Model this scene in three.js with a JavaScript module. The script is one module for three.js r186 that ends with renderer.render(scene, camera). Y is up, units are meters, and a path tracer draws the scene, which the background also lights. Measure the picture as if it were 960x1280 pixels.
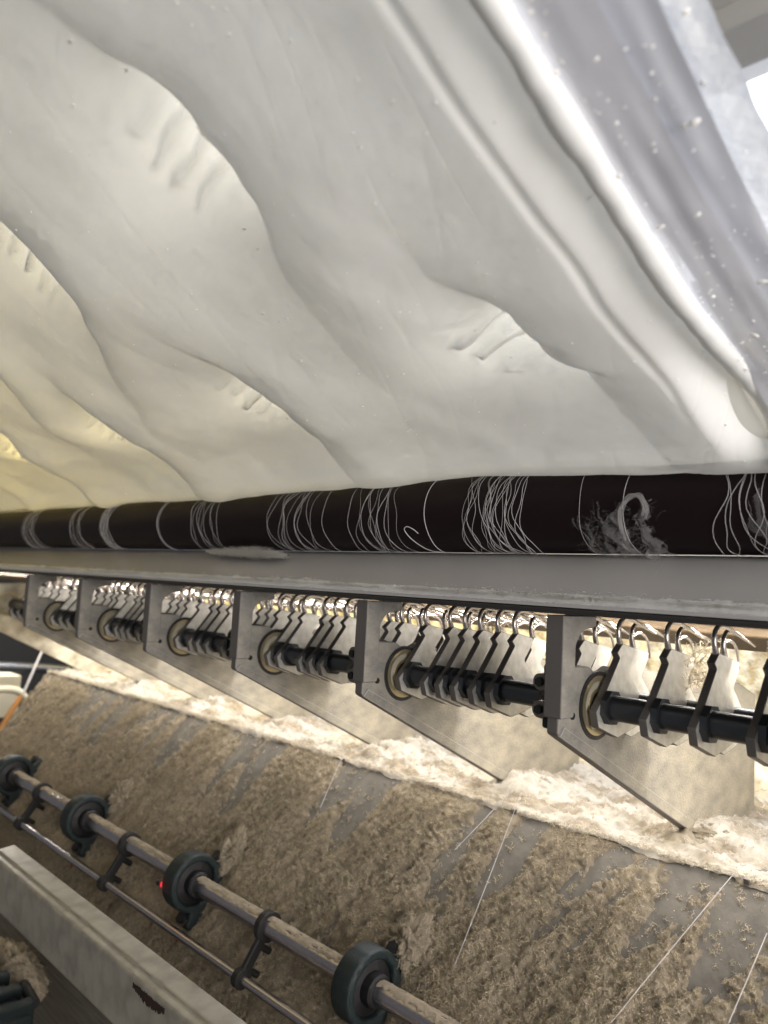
import * as THREE from 'three';
import { mergeGeometries, mergeVertices, toCreasedNormals } from 'three/addons/utils/BufferGeometryUtils.js';
import { RoundedBoxGeometry } from 'three/addons/geometries/RoundedBoxGeometry.js';
import { RectAreaLightUniformsLib } from 'three/addons/lights/RectAreaLightUniformsLib.js';
import { SimplexNoise } from 'three/addons/math/SimplexNoise.js';

// ---------------------------------------------------------------- camera, light, exposure
// World: x runs along the machine, y is up, -z goes into the machine. The camera is the origin.
const scene = new THREE.Scene();
const camera = new THREE.PerspectiveCamera(66.82, 768 / 1024, 0.02, 60);
{
  const X = new THREE.Vector3(0.69936, 0.02949, -0.71416), U = new THREE.Vector3(0.05459, 0.99403, 0.09451), W = new THREE.Vector3(0.71268, -0.10509, 0.69357);
  const right = new THREE.Vector3(X.x, U.x, -W.x), up = new THREE.Vector3(X.y, U.y, -W.y), back = new THREE.Vector3(-X.z, -U.z, W.z);
  camera.quaternion.setFromRotationMatrix(new THREE.Matrix4().makeBasis(right.normalize(), up.normalize(), back.normalize()));
}
camera.focus = 0.82; camera.userData.fStop = 5.2;
scene.add(camera);

const renderer = new THREE.WebGLRenderer({ antialias: true });
renderer.toneMapping = THREE.LinearToneMapping;
renderer.toneMappingExposure = 1.0;
renderer.shadowMap.enabled = true;
scene.background = new THREE.Color().setRGB(0.165, 0.165, 0.165);     // the dim hall all round
RectAreaLightUniformsLib.init();

const V = (s, u, w) => new THREE.Vector3(s, u, -w);
function area(color, intensity, wd, ht, at, target) {
  const l = new THREE.RectAreaLight(color, intensity, wd, ht);
  l.position.copy(at); l.lookAt(target); l.castShadow = true; scene.add(l); return l;
}
area(0xeff3ff, 24, 2.0, 0.9, V(-0.75, 1.82, 3.2), V(-0.5, 0, 0.4));                           // daylight from the window behind the machine
area(0xfff8ee, 105, 3.6, 0.018, V(-1.4, -0.0225, 0.832), V(-1.4, -1.0, 0.98));                // unseen strip lamp added under the bed to brighten ledge and rear panel
area(0xffe070, 25, 1.4, 0.6, V(-1.95, 1.05, 0.45), V(-1.5, 0, 0.42));                           // warm hall lamp above the fabric on the left; shines through the cloth
area(0xe9f0ff, 13, 1.6, 0.6, V(-0.1, 1.5, 0.45), V(-0.2, 0, 0.45));                              // cool hall lamp above the fabric
area(0xfdf8f4, 13, 1.7, 1.2, V(1.8, 0.06, 0.20), V(-0.6, 0.0, 0.45));                          // bright doorway past the right end of the machine

// ---------------------------------------------------------------- helpers
let seed = 7;
const rnd = () => { seed |= 0; seed = (seed + 0x6D2B79F5) | 0; let t = Math.imul(seed ^ (seed >>> 15), 1 | seed); t = (t + Math.imul(t ^ (t >>> 7), 61 | t)) ^ t; return ((t ^ (t >>> 14)) >>> 0) / 4294967296; };
const rr = (a, b) => a + (b - a) * rnd();
const simplex = new SimplexNoise({ random: rnd });
const n2 = (x, y) => simplex.noise(x, y), n3 = (x, y, z) => simplex.noise3d(x, y, z);
function fbm(x, y, o = 4) { let v = 0, a = 0.5, f = 1; for (let i = 0; i < o; i++) { v += a * n2(x * f + i * 17.3, y * f - i * 9.1); f *= 2.03; a *= 0.5; } return v; }
const sstep = (a, b, x) => { const t = Math.min(1, Math.max(0, (x - a) / (b - a))); return t * t * (3 - 2 * t); };
const lerp = (a, b, t) => a + (b - a) * t;
const gauss = (x, w) => Math.exp(-(x * x) / (w * w));

const used = {};
function numbered(n) { if (!(n in used)) { used[n] = 0; return n; } used[n]++; return n + '_' + String(used[n]).padStart(3, '0'); }
function tag(o, label, category, group, kind) {
  if (label) o.userData.label = label; if (category) o.userData.category = category;
  if (group) o.userData.group = group; if (kind) o.userData.kind = kind; return o;
}
function thing(name, label, category, at = V(0, 0, 0), group) {
  const g = new THREE.Group(); g.name = numbered(name); g.position.copy(at); scene.add(g); return tag(g, label, category, group);
}
function obj(name, geos, mat, parent = scene) {
  geos = [geos].flat();
  let g = geos[0];
  if (geos.length > 1) g = mergeGeometries(geos.map((x) => { const y = x.index ? x.toNonIndexed() : x; for (const k of Object.keys(y.attributes)) if (!['position', 'normal', 'uv'].includes(k)) y.deleteAttribute(k); return y; }));
  const m = new THREE.Mesh(g, mat); m.name = parent === scene ? numbered(name) : name; m.castShadow = m.receiveShadow = true; parent.add(m); return m;
}
// tube through points, uv.x in metres
function tube(pts, r, seg = 0, rad = 8, closed = false) { return new THREE.TubeGeometry(new THREE.CatmullRomCurve3(pts, closed, 'centripetal'), seg || Math.max(4, pts.length * 4), r, rad, closed); }
// cylinder along x from s0 to s1 centred at (w,u)
function rodX(s0, s1, u, w, r, seg = 28, r2 = r) {
  const g = new THREE.CylinderGeometry(r2, r, s1 - s0, seg, 1); g.rotateZ(-Math.PI / 2); g.translate((s0 + s1) / 2, u, -w); return g;
}
// a profile in (w,u) extruded along x from s0 to s1
function profX(pts, s0, s1, bevel = 0.0006, holes = []) {
  const sh = new THREE.Shape(pts.map(([w, u]) => new THREE.Vector2(w, u)));
  for (const h of holes) { const p = new THREE.Path(); p.absarc(h[0], h[1], h[2], 0, Math.PI * 2, true); sh.holes.push(p); }
  const g = new THREE.ExtrudeGeometry(sh, { depth: s1 - s0 - 2 * bevel, bevelEnabled: bevel > 0, bevelThickness: bevel, bevelSize: bevel, bevelOffset: -bevel, bevelSegments: 2, curveSegments: 24 });
  // shape x -> -z (w), shape y -> y, depth -> x
  g.applyMatrix4(new THREE.Matrix4().makeBasis(new THREE.Vector3(0, 0, -1), new THREE.Vector3(0, 1, 0), new THREE.Vector3(1, 0, 0)));
  g.translate(s0 + bevel, 0, 0); return g;
}
// rounded polygon helper: replaces a corner list [w,u,r] by points with arcs
function rounded(list) {
  const out = [], n = list.length;
  for (let i = 0; i < n; i++) {
    const [x, y, r = 0] = list[i]; if (!r) { out.push([x, y]); continue; }
    const p = list[(i + n - 1) % n], q = list[(i + 1) % n];
    const a = new THREE.Vector2(p[0] - x, p[1] - y).normalize(), b = new THREE.Vector2(q[0] - x, q[1] - y).normalize();
    for (let k = 0; k <= 5; k++) { const t = k / 5, c1 = (1 - t) * (1 - t), c3 = t * t; out.push([x + r * (a.x * c1 + b.x * c3), y + r * (a.y * c1 + b.y * c3)]); }
  }
  return out;
}
function gridGeo(nu, nv, f, keepUv = true) {
  const pos = new Float32Array((nu + 1) * (nv + 1) * 3), uv = new Float32Array((nu + 1) * (nv + 1) * 2), idx = [], col = new Float32Array((nu + 1) * (nv + 1) * 3); let k = 0, hasCol = false;
  for (let j = 0; j <= nv; j++) for (let i = 0; i <= nu; i++, k++) {
    const p = f(i / nu, j / nv); pos.set([p[0], p[1], -p[2]], k * 3); uv.set([p[3] ?? p[0], p[4] ?? p[2]], k * 2);
    if (p[5]) { hasCol = true; col.set(p[5], k * 3); }
    if (i < nu && j < nv) { const a = k, b = k + 1, c = k + nu + 1, d = c + 1; idx.push(a, b, c, b, d, c); }
  }
  const g = new THREE.BufferGeometry(); g.setAttribute('position', new THREE.BufferAttribute(pos, 3)); g.setAttribute('uv', new THREE.BufferAttribute(uv, 2));
  if (hasCol) g.setAttribute('color', new THREE.BufferAttribute(col, 3));
  g.setIndex(idx); g.computeVertexNormals(); return g;
}

// ---------------------------------------------------------------- procedural textures
function tex(size, f, srgb, repeat = 1) {
  const d = new Uint8Array(size * size * 4);
  for (let y = 0; y < size; y++) for (let x = 0; x < size; x++) { const c = f(x / size, y / size); const i = (y * size + x) * 4; d[i] = c[0] * 255; d[i + 1] = (c[1] ?? c[0]) * 255; d[i + 2] = (c[2] ?? c[0]) * 255; d[i + 3] = 255; }
  const t = new THREE.DataTexture(d, size, size); t.wrapS = t.wrapT = THREE.RepeatWrapping; t.magFilter = THREE.LinearFilter; t.minFilter = THREE.LinearMipmapLinearFilter; t.generateMipmaps = true;
  if (srgb) t.colorSpace = THREE.SRGBColorSpace; t.repeat.set(repeat, repeat); t.needsUpdate = true; return t;
}
const cl = (x) => Math.min(1, Math.max(0, x));
// periodic noise on the unit square by wrapping on two circles mixed with crossfade
function pn(x, y, f, o = 3) {
  const a = fbm(x * f, y * f, o), b = fbm((x - 1) * f, y * f, o), c = fbm(x * f, (y - 1) * f, o), d = fbm((x - 1) * f, (y - 1) * f, o);
  const tx = sstep(0.75, 1, x), ty = sstep(0.75, 1, y); return lerp(lerp(a, b, tx), lerp(c, d, tx), ty);
}
const T_grain = tex(512, (x, y) => { const v = 0.5 + 0.5 * pn(x, y, 60, 3) + 0.12 * (rnd() - 0.5); return [cl(v)]; });          // fine grain
const T_cast = tex(512, (x, y) => { const v = 0.62 + 0.34 * pn(x, y, 26, 4) + 0.16 * (rnd() - 0.5); return [cl(v)]; });          // sand-cast metal
const T_blot = tex(512, (x, y) => { const v = 0.5 + 0.75 * pn(x, y, 5, 5); return [cl(v)]; });
const T_scratch = (() => {
  const S = 512, a = new Float32Array(S * S).fill(0.55);
  for (let i = 0; i < S * S; i++) a[i] += 0.06 * (rnd() - 0.5);
  for (let k = 0; k < 420; k++) { let x = rnd() * S, y = rnd() * S, an = rr(-0.25, 0.25) + (rnd() < 0.2 ? rr(-1.4, 1.4) : 0), L = rr(20, 160), v = rr(-0.25, 0.25); for (let t = 0; t < L; t++) { const i = ((Math.floor(y) % S + S) % S) * S + ((Math.floor(x) % S + S) % S); a[i] = cl(a[i] + v * Math.sin(Math.PI * t / L)); x += Math.cos(an); y += Math.sin(an); an += rr(-0.01, 0.01); } }
  return tex(S, (x, y) => [a[Math.round(y * S) * S + Math.round(x * S)] ?? 0.5]);
})();
const rep = (t, x, y = x) => { const c = t.clone(); c.repeat.set(x, y); c.needsUpdate = true; return c; };
const colTex = (size, c0, c1, f) => tex(size, (x, y) => { const t = cl(f(x, y)); const s = (v) => Math.pow(cl(v), 1 / 2.2); return [s(lerp(c0[0], c1[0], t)), s(lerp(c0[1], c1[1], t)), s(lerp(c0[2], c1[2], t))]; }, true);
const C_bracket = colTex(512, [0.11, 0.108, 0.105], [0.21, 0.205, 0.198], (x, y) => 0.5 + 0.7 * pn(x, y, 7, 5) + 0.25 * pn(x, y, 50, 2));
const C_bracketCap = colTex(1024, [0.165, 0.163, 0.16], [0.62, 0.56, 0.44], (x, y) => { const w = 0.62 + x * 0.51, u = -0.32 + y * 0.31, k = sstep(0.02, 0.30, (w - 0.6366) + (-0.10 - u) * 0.55 - 0.05); return cl(0.20 + 0.26 * pn(x, y, 9, 5) + 0.08 * pn(x, y, 60, 2) + k * (0.40 + 0.2 * pn(x, y, 10, 5))); });
C_bracketCap.repeat.set(1 / 0.51, 1 / 0.31); C_bracketCap.offset.set(-0.62 / 0.51, 0.32 / 0.31);
const C_plate = colTex(256, [0.50, 0.49, 0.47], [0.74, 0.73, 0.70], (x, y) => 0.6 + 0.6 * pn(x, y, 6, 4));
const C_dirty = colTex(512, [0.38, 0.32, 0.22], [0.72, 0.66, 0.53], (x, y) => 0.55 + 0.9 * pn(x, y, 5, 5));
const C_apron = colTex(512, [0.13, 0.119, 0.102], [0.215, 0.196, 0.17], (x, y) => 0.5 + 0.8 * pn(x, y, 6, 5));
const C_beam = colTex(512, [0.20, 0.182, 0.15], [0.35, 0.325, 0.268], (x, y) => 0.72 + 0.9 * pn(x, y, 4, 5));

const std = (o) => new THREE.MeshStandardMaterial(o), phy = (o) => new THREE.MeshPhysicalMaterial(o);
const rgb = (r, g, b) => new THREE.Color().setRGB(r, g, b);
const M = {
  fabric: phy({ color: rgb(0.755, 0.755, 0.742), roughness: 0.62, transmission: 0.22, thickness: 0, bumpMap: rep(T_grain, 16), bumpScale: 0.00018, sheen: 0.25, sheenRoughness: 0.5, sheenColor: rgb(0.8, 0.8, 0.8), side: THREE.DoubleSide }),
  cover: phy({ color: rgb(0.78, 0.77, 0.74), roughness: 0.9, transmission: 0.6, thickness: 0, side: THREE.DoubleSide }),
  backing: phy({ color: rgb(0.64, 0.645, 0.68), roughness: 0.7, transmission: 0.3, thickness: 0, bumpMap: rep(T_grain, 22), bumpScale: 0.0002, side: THREE.DoubleSide }),
  veil: phy({ color: rgb(0.60, 0.62, 0.66), roughness: 0.8, transmission: 0.3, thickness: 0, bumpMap: rep(T_blot, 9), bumpScale: 0.0012, side: THREE.DoubleSide }),
  speck: phy({ color: rgb(0.94, 0.93, 0.91), roughness: 0.8, transmission: 0.2, thickness: 0 }),
  roller: phy({ color: rgb(0.012, 0.006, 0.007), roughness: 0.5, specularIntensity: 0.3 }),
  thread: phy({ color: rgb(0.55, 0.53, 0.53), roughness: 0.75 }),
  rag: phy({ color: rgb(0.62, 0.605, 0.60), roughness: 1, transmission: 0.5, thickness: 0, transparent: true, opacity: 0.3, bumpMap: rep(T_grain, 14), bumpScale: 0.0006, side: THREE.DoubleSide }),
  fluff: phy({ color: rgb(0.80, 0.78, 0.74), roughness: 1, transmission: 0.4, thickness: 0, side: THREE.DoubleSide }),
  bed: phy({ color: rgb(0.50, 0.48, 0.47), metalness: 0.15, roughness: 0.36, roughnessMap: rep(T_scratch, 3, 3), bumpMap: rep(T_scratch, 3, 3), bumpScale: 0.0001 }),
  lip: std({ color: rgb(0.055, 0.052, 0.05), metalness: 0.6, roughness: 0.5, bumpMap: rep(T_grain, 10), bumpScale: 0.0002 }),
  bronze: std({ color: rgb(0.07, 0.05, 0.03), metalness: 0.7, roughness: 0.4, bumpMap: rep(T_cast, 20), bumpScale: 0.0006 }),
  bracket: std({ map: rep(C_bracket, 5), metalness: 0.45, roughness: 0.5, bumpMap: rep(T_cast, 9), bumpScale: 0.0006 }),
  edge: std({ color: rgb(0.15, 0.136, 0.128), metalness: 0.4, roughness: 0.5, bumpMap: rep(T_cast, 12), bumpScale: 0.0004 }),  // darker than the caps: shade of the unlit front faces put into the colour
  bracketRim: std({ color: rgb(0.44, 0.43, 0.41), metalness: 0.35, roughness: 0.45, bumpMap: rep(T_cast, 12), bumpScale: 0.0003 }),
  bracketCap: std({ map: C_bracketCap, metalness: 0.25, roughness: 0.6, bumpMap: rep(T_cast, 9), bumpScale: 0.0007 }),
  bracketDust: std({ map: rep(C_dirty, 4), metalness: 0.0, roughness: 0.85, bumpMap: rep(T_cast, 9), bumpScale: 0.0009 }),
  plate: std({ map: rep(C_plate, 9), metalness: 0.65, roughness: 0.40, bumpMap: rep(T_cast, 16), bumpScale: 0.0003 }),
  hook: std({ color: rgb(0.52, 0.49, 0.47), metalness: 0.95, roughness: 0.26 }),
  shaft: std({ color: rgb(0.075, 0.08, 0.09), metalness: 0.8, roughness: 0.36, bumpMap: rep(T_scratch, 6), bumpScale: 0.00008 }),
  blackSteel: std({ color: rgb(0.022, 0.021, 0.022), metalness: 0.5, roughness: 0.42, bumpMap: rep(T_grain, 20), bumpScale: 0.0002 }),
  screw: std({ color: rgb(0.20, 0.18, 0.16), metalness: 0.85, roughness: 0.36 }),
  hole: std({ color: rgb(0.01, 0.01, 0.01), roughness: 0.9 }),
  brass: std({ color: rgb(0.55, 0.47, 0.30), metalness: 0.85, roughness: 0.32 }),
  seal: std({ color: rgb(0.50, 0.47, 0.38), metalness: 0.4, roughness: 0.5 }),
  apron: std({ map: rep(C_apron, 4), metalness: 0.15, roughness: 0.75, bumpMap: rep(T_blot, 8), bumpScale: 0.0006 }),
  lint: phy({ color: 0xffffff, vertexColors: true, roughness: 1, bumpMap: rep(T_grain, 40), bumpScale: 0.0012 }),
  crumb: phy({ color: rgb(0.48, 0.41, 0.30), roughness: 1, side: THREE.DoubleSide }),
  rearLint: std({ map: rep(colTex(512, [0.30, 0.24, 0.15], [0.86, 0.84, 0.78], (x, y) => 0.75 + 1.0 * pn(x, y, 7, 5)), 3), roughness: 0.9, bumpMap: rep(T_blot, 6), bumpScale: 0.004 }),
  chrome: std({ color: rgb(0.42, 0.39, 0.42), metalness: 0.95, roughness: 0.24, bumpMap: rep(T_scratch, 6), bumpScale: 0.00005 }),
  green: phy({ color: rgb(0.0045, 0.012, 0.0125), roughness: 0.55, bumpMap: rep(T_cast, 14), bumpScale: 0.0008 }),
  rubber: std({ color: rgb(0.012, 0.011, 0.011), roughness: 0.6 }),
  beam: phy({ map: rep(C_beam, 5), roughness: 0.42, clearcoat: 0.3, clearcoatRoughness: 0.3, bumpMap: rep(T_grain, 12), bumpScale: 0.00015 }),
  rust: std({ color: rgb(0.035, 0.018, 0.012), roughness: 0.85, metalness: 0.3 }),
  red: std({ color: rgb(0.4, 0.01, 0.02), emissive: rgb(1, 0.03, 0.06), emissiveIntensity: 0.9, roughness: 0.4 }),
  redPaint: std({ color: rgb(0.35, 0.09, 0.07), roughness: 0.6 }),
  wall: std({ color: rgb(0.62, 0.63, 0.66), roughness: 0.9 }),
  grey: std({ color: rgb(0.42, 0.43, 0.46), roughness: 0.7 }),
  pane: std({ color: rgb(0.8, 0.8, 0.8), emissive: rgb(0.93, 0.96, 1.0), emissiveIntensity: 1.6 }),
  addedLampGlow: std({ color: rgb(0.9, 0.9, 0.9), emissive: rgb(1, 0.94, 0.82), emissiveIntensity: 3 }),
  dark: std({ color: rgb(0.006, 0.006, 0.008), roughness: 0.7 }),
  orange: std({ color: rgb(0.42, 0.19, 0.05), roughness: 0.7 }),
  cream: std({ color: rgb(0.55, 0.50, 0.38), roughness: 0.7 }),
  blue: std({ color: rgb(0.04, 0.09, 0.22), roughness: 0.5 }),
};

// ---------------------------------------------------------------- background: window wall and the beam over it
{
  const w = thing('factory_wall', 'pale factory wall with a bright window, behind the right edge of the fabric', 'wall');
  w.userData.kind = 'structure';
  const bx = (s0, s1, u0, u1, w0, w1) => { const g = new THREE.BoxGeometry(s1 - s0, u1 - u0, w1 - w0); g.translate((s0 + s1) / 2, (u0 + u1) / 2, -(w0 + w1) / 2); return g; };
  obj('wall', [bx(-4.6, 3, -1.2, 1.36, 3.3, 3.5), bx(-4.6, -1.76, 1.36, 2.33, 3.3, 3.5), bx(0.26, 3, 1.36, 2.33, 3.3, 3.5)], M.wall, w);
  const win = obj('window', [bx(-1.76, 0.26, 1.36, 1.4, 3.22, 3.34), bx(-1.76, 0.26, 2.285, 2.318, 3.2, 3.34), bx(-1.76, -1.72, 1.4, 2.285, 3.22, 3.34), bx(0.22, 0.26, 1.4, 2.285, 3.22, 3.34)], M.grey, w);
  obj('pane', bx(-1.72, 0.22, 1.4, 2.285, 3.3, 3.31), M.pane, win);
  const b = obj('ceiling_beam', bx(-4.6, 3, 2.334, 2.51, 3.23, 3.6), M.grey); tag(b, 'plain grey beam above the bright window, top right corner', 'beam', null, 'structure');
  const c = obj('ceiling', bx(-4.6, 3, 2.70, 2.76, 2.0, 3.9), M.wall); tag(c, null, null, null, 'structure');
  const c2 = obj('upper_wall', bx(-4.6, 3, 2.512, 2.698, 3.3, 3.5), M.wall); tag(c2, null, null, null, 'structure');
  const d = obj('window_handle', new RoundedBoxGeometry(0.10, 0.06, 0.05, 2, 0.01), M.dark, win); d.position.copy(V(-1.10, 2.06, 3.27));
}

// ---------------------------------------------------------------- the quilted fabric
const PROF = [[0.80, 0.141], [0.735, 0.140], [0.70, 0.137], [0.68, 0.133], [0.664, 0.1245], [0.650, 0.1215], [0.634, 0.1300], [0.61, 0.147], [0.575, 0.162], [0.533, 0.1715], [0.447, 0.19], [0.327, 0.235], [0.252, 0.27], [0.15, 0.325], [0.03, 0.40], [-0.15, 0.52], [-0.32, 0.64]];
const pcurve = new THREE.CatmullRomCurve3(PROF.map(([w, u]) => new THREE.Vector3(w, u, 0)), false, 'centripetal');
const PN = 900, PT = pcurve.getSpacedPoints(PN), PLEN = pcurve.getLength();
function prof(t) {                                         // t 0..1 along the sheet -> w, u, normal pointing to the camera side, length
  const x = Math.min(PN - 1e-6, Math.max(0, t * PN)), i = Math.floor(x), f = x - i, a = PT[i], b = PT[i + 1];
  const i0 = Math.max(0, i - 4), i1 = Math.min(PN, i + 5); const tx = PT[i1].x - PT[i0].x, ty = PT[i1].y - PT[i0].y, L = Math.hypot(tx, ty);
  return { w: lerp(a.x, b.x, f), u: lerp(a.y, b.y, f), nw: -ty / L * 1, nu: tx / L, len: t * PLEN };
}
// seams: s along w, tack place, strength
const path = (pts) => (w) => { if (w <= pts[0][0]) return pts[0][1] + (pts[0][0] - w) * 0.0; for (let i = 1; i < pts.length; i++) if (w <= pts[i][0]) { const t = (w - pts[i - 1][0]) / (pts[i][0] - pts[i - 1][0]); const q = t * t * (3 - 2 * t); return lerp(pts[i - 1][1], pts[i][1], 0.5 * t + 0.5 * q); } return pts[pts.length - 1][1]; };
const SEAMS = [
  { s: path([[0.12, -0.475], [0.166, -0.466], [0.21, -0.452], [0.25, -0.458], [0.288, -0.460], [0.342, -0.487], [0.404, -0.497], [0.491, -0.514], [0.6, -0.53]]), w0: 0.243, wd: 0.075, a: 1.0, nf: 5 },
  { s: path([[0.12, -0.72], [0.209, -0.723], [0.24, -0.729], [0.274, -0.745], [0.326, -0.795], [0.396, -0.863], [0.489, -0.935], [0.6, -0.97]]), w0: 0.238, wd: 0.085, a: 1.1, nf: 5 },
  { s: path([[0.2, -0.338], [0.284, -0.351], [0.378, -0.362], [0.421, -0.347], [0.492, -0.352], [0.521, -0.330], [0.602, -0.315], [0.66, -0.30]]), w0: 0.478, wd: 0.065, a: 0.95, nf: 3 },
  { s: path([[0.2, -0.66], [0.347, -0.68], [0.40, -0.676], [0.474, -0.689], [0.524, -0.703], [0.608, -0.713], [0.66, -0.72]]), w0: 0.485, wd: 0.07, a: 1.05, nf: 3 },
  { s: path([[0.2, -0.93], [0.339, -0.961], [0.424, -1.013], [0.479, -1.031], [0.609, -1.074], [0.66, -1.09]]), w0: 0.475, wd: 0.075, a: 1.1, nf: 3 },
  { s: path([[0.2, -1.25], [0.414, -1.323], [0.465, -1.375], [0.552, -1.442], [0.66, -1.49]]), w0: 0.47, wd: 0.08, a: 1.15, nf: 3 },
  { s: path([[0.2, -1.02], [0.3, -1.05], [0.45, -1.17], [0.6, -1.27]]), w0: 0.245, wd: 0.085, a: 1.1, nf: 4 },
  { s: path([[0.2, -1.62], [0.414, -1.70], [0.465, -1.73], [0.66, -1.85]]), w0: 0.47, wd: 0.09, a: 1.15, nf: 3 },
  { s: path([[0.2, -2.0], [0.414, -2.06], [0.465, -2.1], [0.66, -2.2]]), w0: 0.47, wd: 0.09, a: 1.15, nf: 3 },
  { s: path([[0.2, -2.4], [0.465, -2.5], [0.66, -2.6]]), w0: 0.47, wd: 0.09, a: 1.15, nf: 3 },
];
function foldWin(S, k, d, w) { return sstep(-0.058 - 0.012 * n2(w * 60, k), -0.038, d) * (1 - sstep(-0.003, 0.010, d)); }
function foldAt(S, k, d, w) { const ph = (w - S.w0) / [0.0185, 0.0165, 0.027, 0.023, 0.019, 0.021][k % 6] + d * [12, 16, 5, 8, 14, 10][k % 6] + [0, 0.3, 0.15, 0.4, 0.2, 0.6][k % 6] + 0.16 * n2(d * 26, w * 34 + k * 7), c = Math.cos(ph * Math.PI * 2); return Math.pow(0.5 + 0.5 * c, 1.8) * (0.75 + 0.5 * n2(w * 45, k * 9.7)) * foldWin(S, k, d, w); }
function relief(s, w) {                                    // metres towards the camera side
  let h = 0.006 * Math.sin(s * 16 + w * 9) * Math.sin(w * 12 + 1.2) * sstep(0.70, 0.6, w) + 0.004 * n2(s * 4.2, w * 4.5) * sstep(0.72, 0.6, w);
  for (let k = 0; k < SEAMS.length; k++) {
    const S = SEAMS[k], d = s - S.s(w) - 0.002 * n2(w * 30, k * 5.1); if (d < -0.3 || d > 0.2) continue;
    const g = gauss(w - S.w0, S.wd), g2 = gauss(w - S.w0 - 0.05, S.wd * 2.1), e = gauss(w - S.w0 + 0.003, 0.031);
    const left = Math.exp(-Math.pow(Math.max(0, -d) / 0.05, 1.1)), near = Math.exp(-Math.pow(Math.max(0, d) / 0.015, 1.3));
    const dep = 0.023 * S.a * g + 0.0045 * S.a * g2;
    h -= dep * (d < 0 ? left : near);
    h += 0.006 * S.a * g2 * gauss(d - 0.055, 0.05);        // the near pillow swells beside its seam
    if (d < 0.012 && d > -0.07 && e > 0.01) {              // gathers at the tack
      h += [0.0125, 0.013, 0.022, 0.020, 0.016, 0.018][k % 6] * (foldAt(S, k, d, w) - 0.30) * e * foldWin(S, k, d, w);
    }
  }
  h += 0.0006 * n2(s * 14 + 3, w * 10) + 0.00010 * n2(s * 46 + w * 14, w * 22);
  const cr = 1 - Math.abs(n2(s * 9 + w * 3.2 + 7, w * 2.4)); h -= 0.00022 * Math.pow(Math.max(0, cr - 0.86) / 0.14, 2);       // long fine creases
  const cr2 = 1 - Math.abs(n2(s * 22 + w * 9 - 3, w * 5)); h -= 0.00022 * Math.pow(Math.max(0, cr2 - 0.88) / 0.12, 2) * sstep(-0.1, 0.3, n2(s * 3, w * 3 + 9));
  const de = s + 0.224; h -= (0.009 + 0.0185 * sstep(0.44, 0.60, w)) * (1 - sstep(0.600, 0.650, w)) * sstep(-0.034, 0.005, de);                                                                     // the edge rolls up to the binding
  h -= 0.0022 * gauss(s + 0.258 + 0.003 * n2(w * 9, 3), 0.004) * sstep(0.60, 0.50, w);
  return h;
}
const S_EDGE = -0.221;
function sheetPoint(s, t, off = 0, useRelief = true) {
  const p = prof(t), h = (useRelief ? relief(s, p.w) : 0) + off, lift = 0.012 * sstep(-1.0, -2.2, s) * sstep(0.72, 0.62, p.w) * sstep(0.45, 0.6, p.w) - lerp(0.016, 0.0115, sstep(0.60, 0.645, p.w)) * sstep(-0.55, -0.25, s) * sstep(0.69, 0.66, p.w) * sstep(0.44, 0.60, p.w);
  // normal to the camera side points down / forward
  return [s, p.u - Math.abs(p.nu) * h * (p.nu < 0 ? 1 : 1) + lift, p.w + (p.nu < 0 ? p.nw : -p.nw) * h, s, p.len];
}
const T_thin = tex(1024, (x, y) => { const s = -2.6 + x * 2.4, w = prof(y).w; let v = 0.27 + 0.04 * fbm(s * 14, w * 14, 3) + 0.035 * fbm(s * 60, w * 60, 3); for (let k = 0; k < SEAMS.length; k++) { const S = SEAMS[k], d = s - S.s(w); if (d < -0.3 || d > 0.1) continue; v += (d < 0 ? Math.exp(d / 0.05) : Math.exp(-d / 0.008)) * (0.95 * gauss(w - S.w0, 0.046) + 0.05 * gauss(w - S.w0 - 0.03, 0.12)); const e = gauss(w - S.w0 + 0.003, 0.031); if (e > 0.02) v -= 0.42 * e * foldAt(S, k, d, w); } return [cl(v)]; });
T_thin.repeat.set(1 / 2.4, 1 / PLEN); T_thin.offset.set(2.6 / 2.4, 0); T_thin.wrapS = T_thin.wrapT = THREE.ClampToEdgeWrapping;
M.quilt = M.fabric.clone(); M.quilt.transmission = 0.85; M.quilt.transmissionMap = T_thin;      // the batting is pressed thin where it is tacked
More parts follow.
